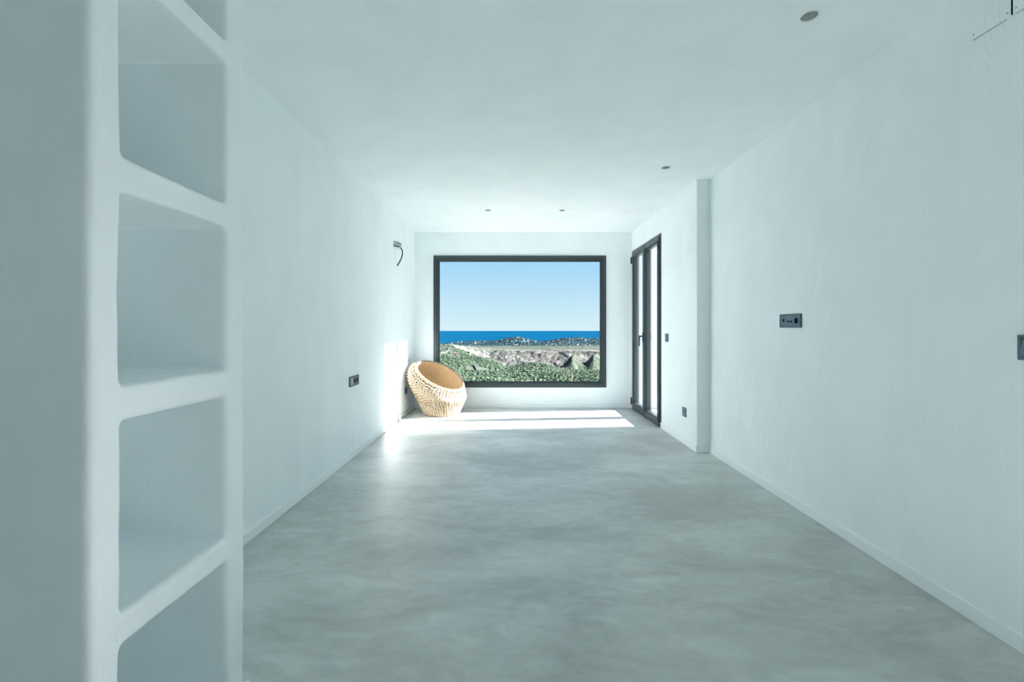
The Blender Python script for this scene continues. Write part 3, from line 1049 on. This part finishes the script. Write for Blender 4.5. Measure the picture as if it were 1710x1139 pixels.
sp = []
while len(sp) < 21000:
    D = 32 * (900 / 32) ** (random.random() ** 0.55)
    s = random.uniform(-0.24, 0.27) if random.random() < 0.8 else random.uniform(-0.6, 0.6)
    X = s * D
    if noise.noise(Vector((X * 0.03, D * 0.03, 9))) < -0.25 and random.random() < 0.8: continue
    r = random.uniform(0.35, 1.1) * (1 + D / 700)
    if any(math.hypot(X - a, (D - b) * .5) < 9 for a, b in CLEAR): continue
    sp.append((X, D, ground(X, D) + r * 0.2, r, r * random.uniform(0.5, 0.8)))
tag(blobs(sp, 'scrub', leaf_mat('green_scrub', (0.022, 0.042, 0.026), (0.072, 0.100, 0.062), 0.06)),
    'low green scrub covering the near hillside beyond the window', 'shrubs', kind='stuff')
sp = []
while len(sp) < 2600:
    D = random.uniform(3900, 5350)
    s = random.uniform(-0.24, 0.27)
    X = s * D
    r = random.uniform(5, 13)
    z = ground(X, D)
    if z < -195 or any(abs(X - a) < 30 and abs(D - b) < 34 for a, b in VILLAS): continue
    sp.append((X, D, z + r * 0.2, r, r * 0.55))
tag(blobs(sp, 'distant_trees', leaf_mat('hazed_coastal_pines', (0.005, 0.024, 0.034), (0.017, 0.046, 0.055), 0.01)),  # distance haze painted into the bluish leaf colours
    'dark trees covering the far coastal hills between the white villas', 'trees', kind='stuff')

# villas on the coastal hills
M_villa = simple('white_villa_render', (0.27, 0.265, 0.25), 0.8)
M_roof = simple('clay_roof_tile', (0.16, 0.085, 0.055), 0.8)


def house(name, X, D, w, d, h, rz, label, group, roof, sink=1.5):
    z = ground(X, D)
    r = empty(name, (X, D, z), (0, 0, rz))
    tag(r, label, 'house', group)
    box('walls', -w / 2, w / 2, -d / 2, d / 2, -sink, h, M_villa, r)
    bm = bmesh.new()
    e = 0.5
    a = [bm.verts.new(q) for q in ((-w / 2 - e, -d / 2 - e, h), (w / 2 + e, -d / 2 - e, h), (w / 2 + e, d / 2 + e, h), (-w / 2 - e, d / 2 + e, h))]
    b = [bm.verts.new(q) for q in ((-w / 4, 0, h + d * roof), (w / 4, 0, h + d * roof))]
    bm.faces.new(a[::-1]); bm.faces.new((a[0], a[1], b[1], b[0])); bm.faces.new((a[2], a[3], b[0], b[1]))
    bm.faces.new((a[1], a[2], b[1])); bm.faces.new((a[3], a[0], b[0]))
    obj('roof', bm, M_roof if roof > 0.15 else M_villa, r)
    return r


for X, D in VILLAS:
    house('villa', X, D, random.uniform(8, 18), random.uniform(8, 12), random.uniform(5, 9), random.uniform(-.5, .5),
          'tiny white villa among dark trees on the far coastal hills', 'white villas on the far coastal hills', random.choice([0.05, 0.05, 0.22]), 4)
def lone(name, x, D, w, d, h, rz, label, roof, m=None):
    return house(name, (x - 859) / F * D, D, w, d, h, rz, label, None, roof)
lone('farmhouse', 761, 640, 8, 5, 2.2, 0.2, 'small low house with a reddish roof on the left green hillside', 0.30)
lone('farm_shed', 780.5, 745, 9, 5, 3.0, 0.0, 'small pale shed on the hillside at the left end of the cliffs', 0.05)

# tracks on the hillside
M_track = simple('pale_dirt_track', (0.065, 0.067, 0.062), 0.9)
def track(name, pts, w, label):
    bm = bmesh.new()
    L = []
    P = []
    for (x0, Da), (x1, Db) in zip(pts, pts[1:]):
        for k in range(10):
            u = k / 10
            P.append((x0 + (x1 - x0) * u, Da + (Db - Da) * u))
    for i, (x, D) in enumerate(P):
        X = (x - 859) / F * D
        x2, D2 = P[min(i + 1, len(P) - 1)]; x1, D1_ = P[max(i - 1, 0)]
        t = Vector(((x2 - 859) / F * D2 - (x1 - 859) / F * D1_, D2 - D1_)).normalized()
        nrm = Vector((-t.y, t.x)) * w / 2
        row = []
        for q in (-1, 1):
            a, b = X + nrm.x * q, D + nrm.y * q
            row.append((a, b))
        zz = max(ground(a, b) for a, b in row) + 0.8
        L.append([bm.verts.new((a, b, zz)) for a, b in row] + [bm.verts.new((a, b, zz - 2.5)) for a, b in row])
    for A, B in zip(L, L[1:]):
        bm.faces.new((A[0], A[1], B[1], B[0])); bm.faces.new((A[2], A[0], B[0], B[2])); bm.faces.new((A[1], A[3], B[3], B[1]))
    o = obj(name, bm, M_track)
    tag(o, label, 'track')
    return o
track('dirt_track', [(734, 610), (744, 640), (750, 690), (748, 735)], 2.2, 'curved dirt track high on the left of the green hillside')
track('concrete_track', [(793, 470), (796, 440), (799, 415)], 2.5, 'short pale concrete track on the middle of the green slope')
track('roadway', [(930, 240), (934, 205), (939, 178), (944, 160)], 2.0, 'pale strip of road low in the window near the tall flower stalk')

# tall agave flower stalk close to the house
ag_D = 15.0
ag_x = (952.5 - 859) / F * ag_D
ag_z = ground(ag_x, ag_D)
M_agl = simple('agave_leaf', (0.060, 0.095, 0.070), 0.6)
M_ags = simple('dry_agave_stalk', (0.17, 0.16, 0.07), 0.8)
ag = empty('agave_plant', (ag_x, ag_D, ag_z))
tag(ag, 'tall yellowish agave flower stalk at the lower right of the window view', 'plant')
zt = zpx(622, ag_D) - ag_z
bm = bmesh.new()
add_tube(bm, [(-0.06, 0, 0.0), (-0.04, 0, zt * .4), (0.0, 0, zt * .8), (0.05, 0, zt)], [0.06, 0.05, 0.03, 0.012], 8)
obj('flower_stalk', bm, M_ags, ag, smooth=True)
for k in range(9):
    a = k * 2.4; h = zt * (0.90 + 0.012 * k) - .25
    bm = bmesh.new()
    add_tube(bm, [(0.01, 0, h), (0.05 * math.cos(a), 0.05 * math.sin(a), h + 0.10), (0.08 * math.cos(a), 0.08 * math.sin(a), h + 0.22)], [0.008, 0.014, 0.003], 6)
    obj('bract', bm, M_ags, ag, smooth=True)
for k in range(18):
    a = k * 2.399
    e = 0.35 + 0.5 * (k / 18)
    bm = bmesh.new()
    L_ = []
    for i in range(8):
        u = i / 7
        rad = 1.1 * u * math.cos(e); hh = 1.1 * u * math.sin(e) - 0.25 * u * u * math.cos(e)
        wd = 0.09 * math.sin(PI * min(1, 0.15 + u * 0.85)) + 0.004
        c = Vector((rad * math.cos(a), rad * math.sin(a), hh + 0.05))
        sd = Vector((-math.sin(a), math.cos(a), 0)) * wd
        L_.append([bm.verts.new(c - sd + Vector((0, 0, 0.03))), bm.verts.new(c), bm.verts.new(c + sd + Vector((0, 0, 0.03))), bm.verts.new(c - Vector((0, 0, 0.03)))])
    for A, B in zip(L_, L_[1:]):
        for q in range(4):
            bm.faces.new((A[q], A[(q + 1) % 4], B[(q + 1) % 4], B[q]))
    obj('leaf', bm, M_agl, ag, smooth=True)
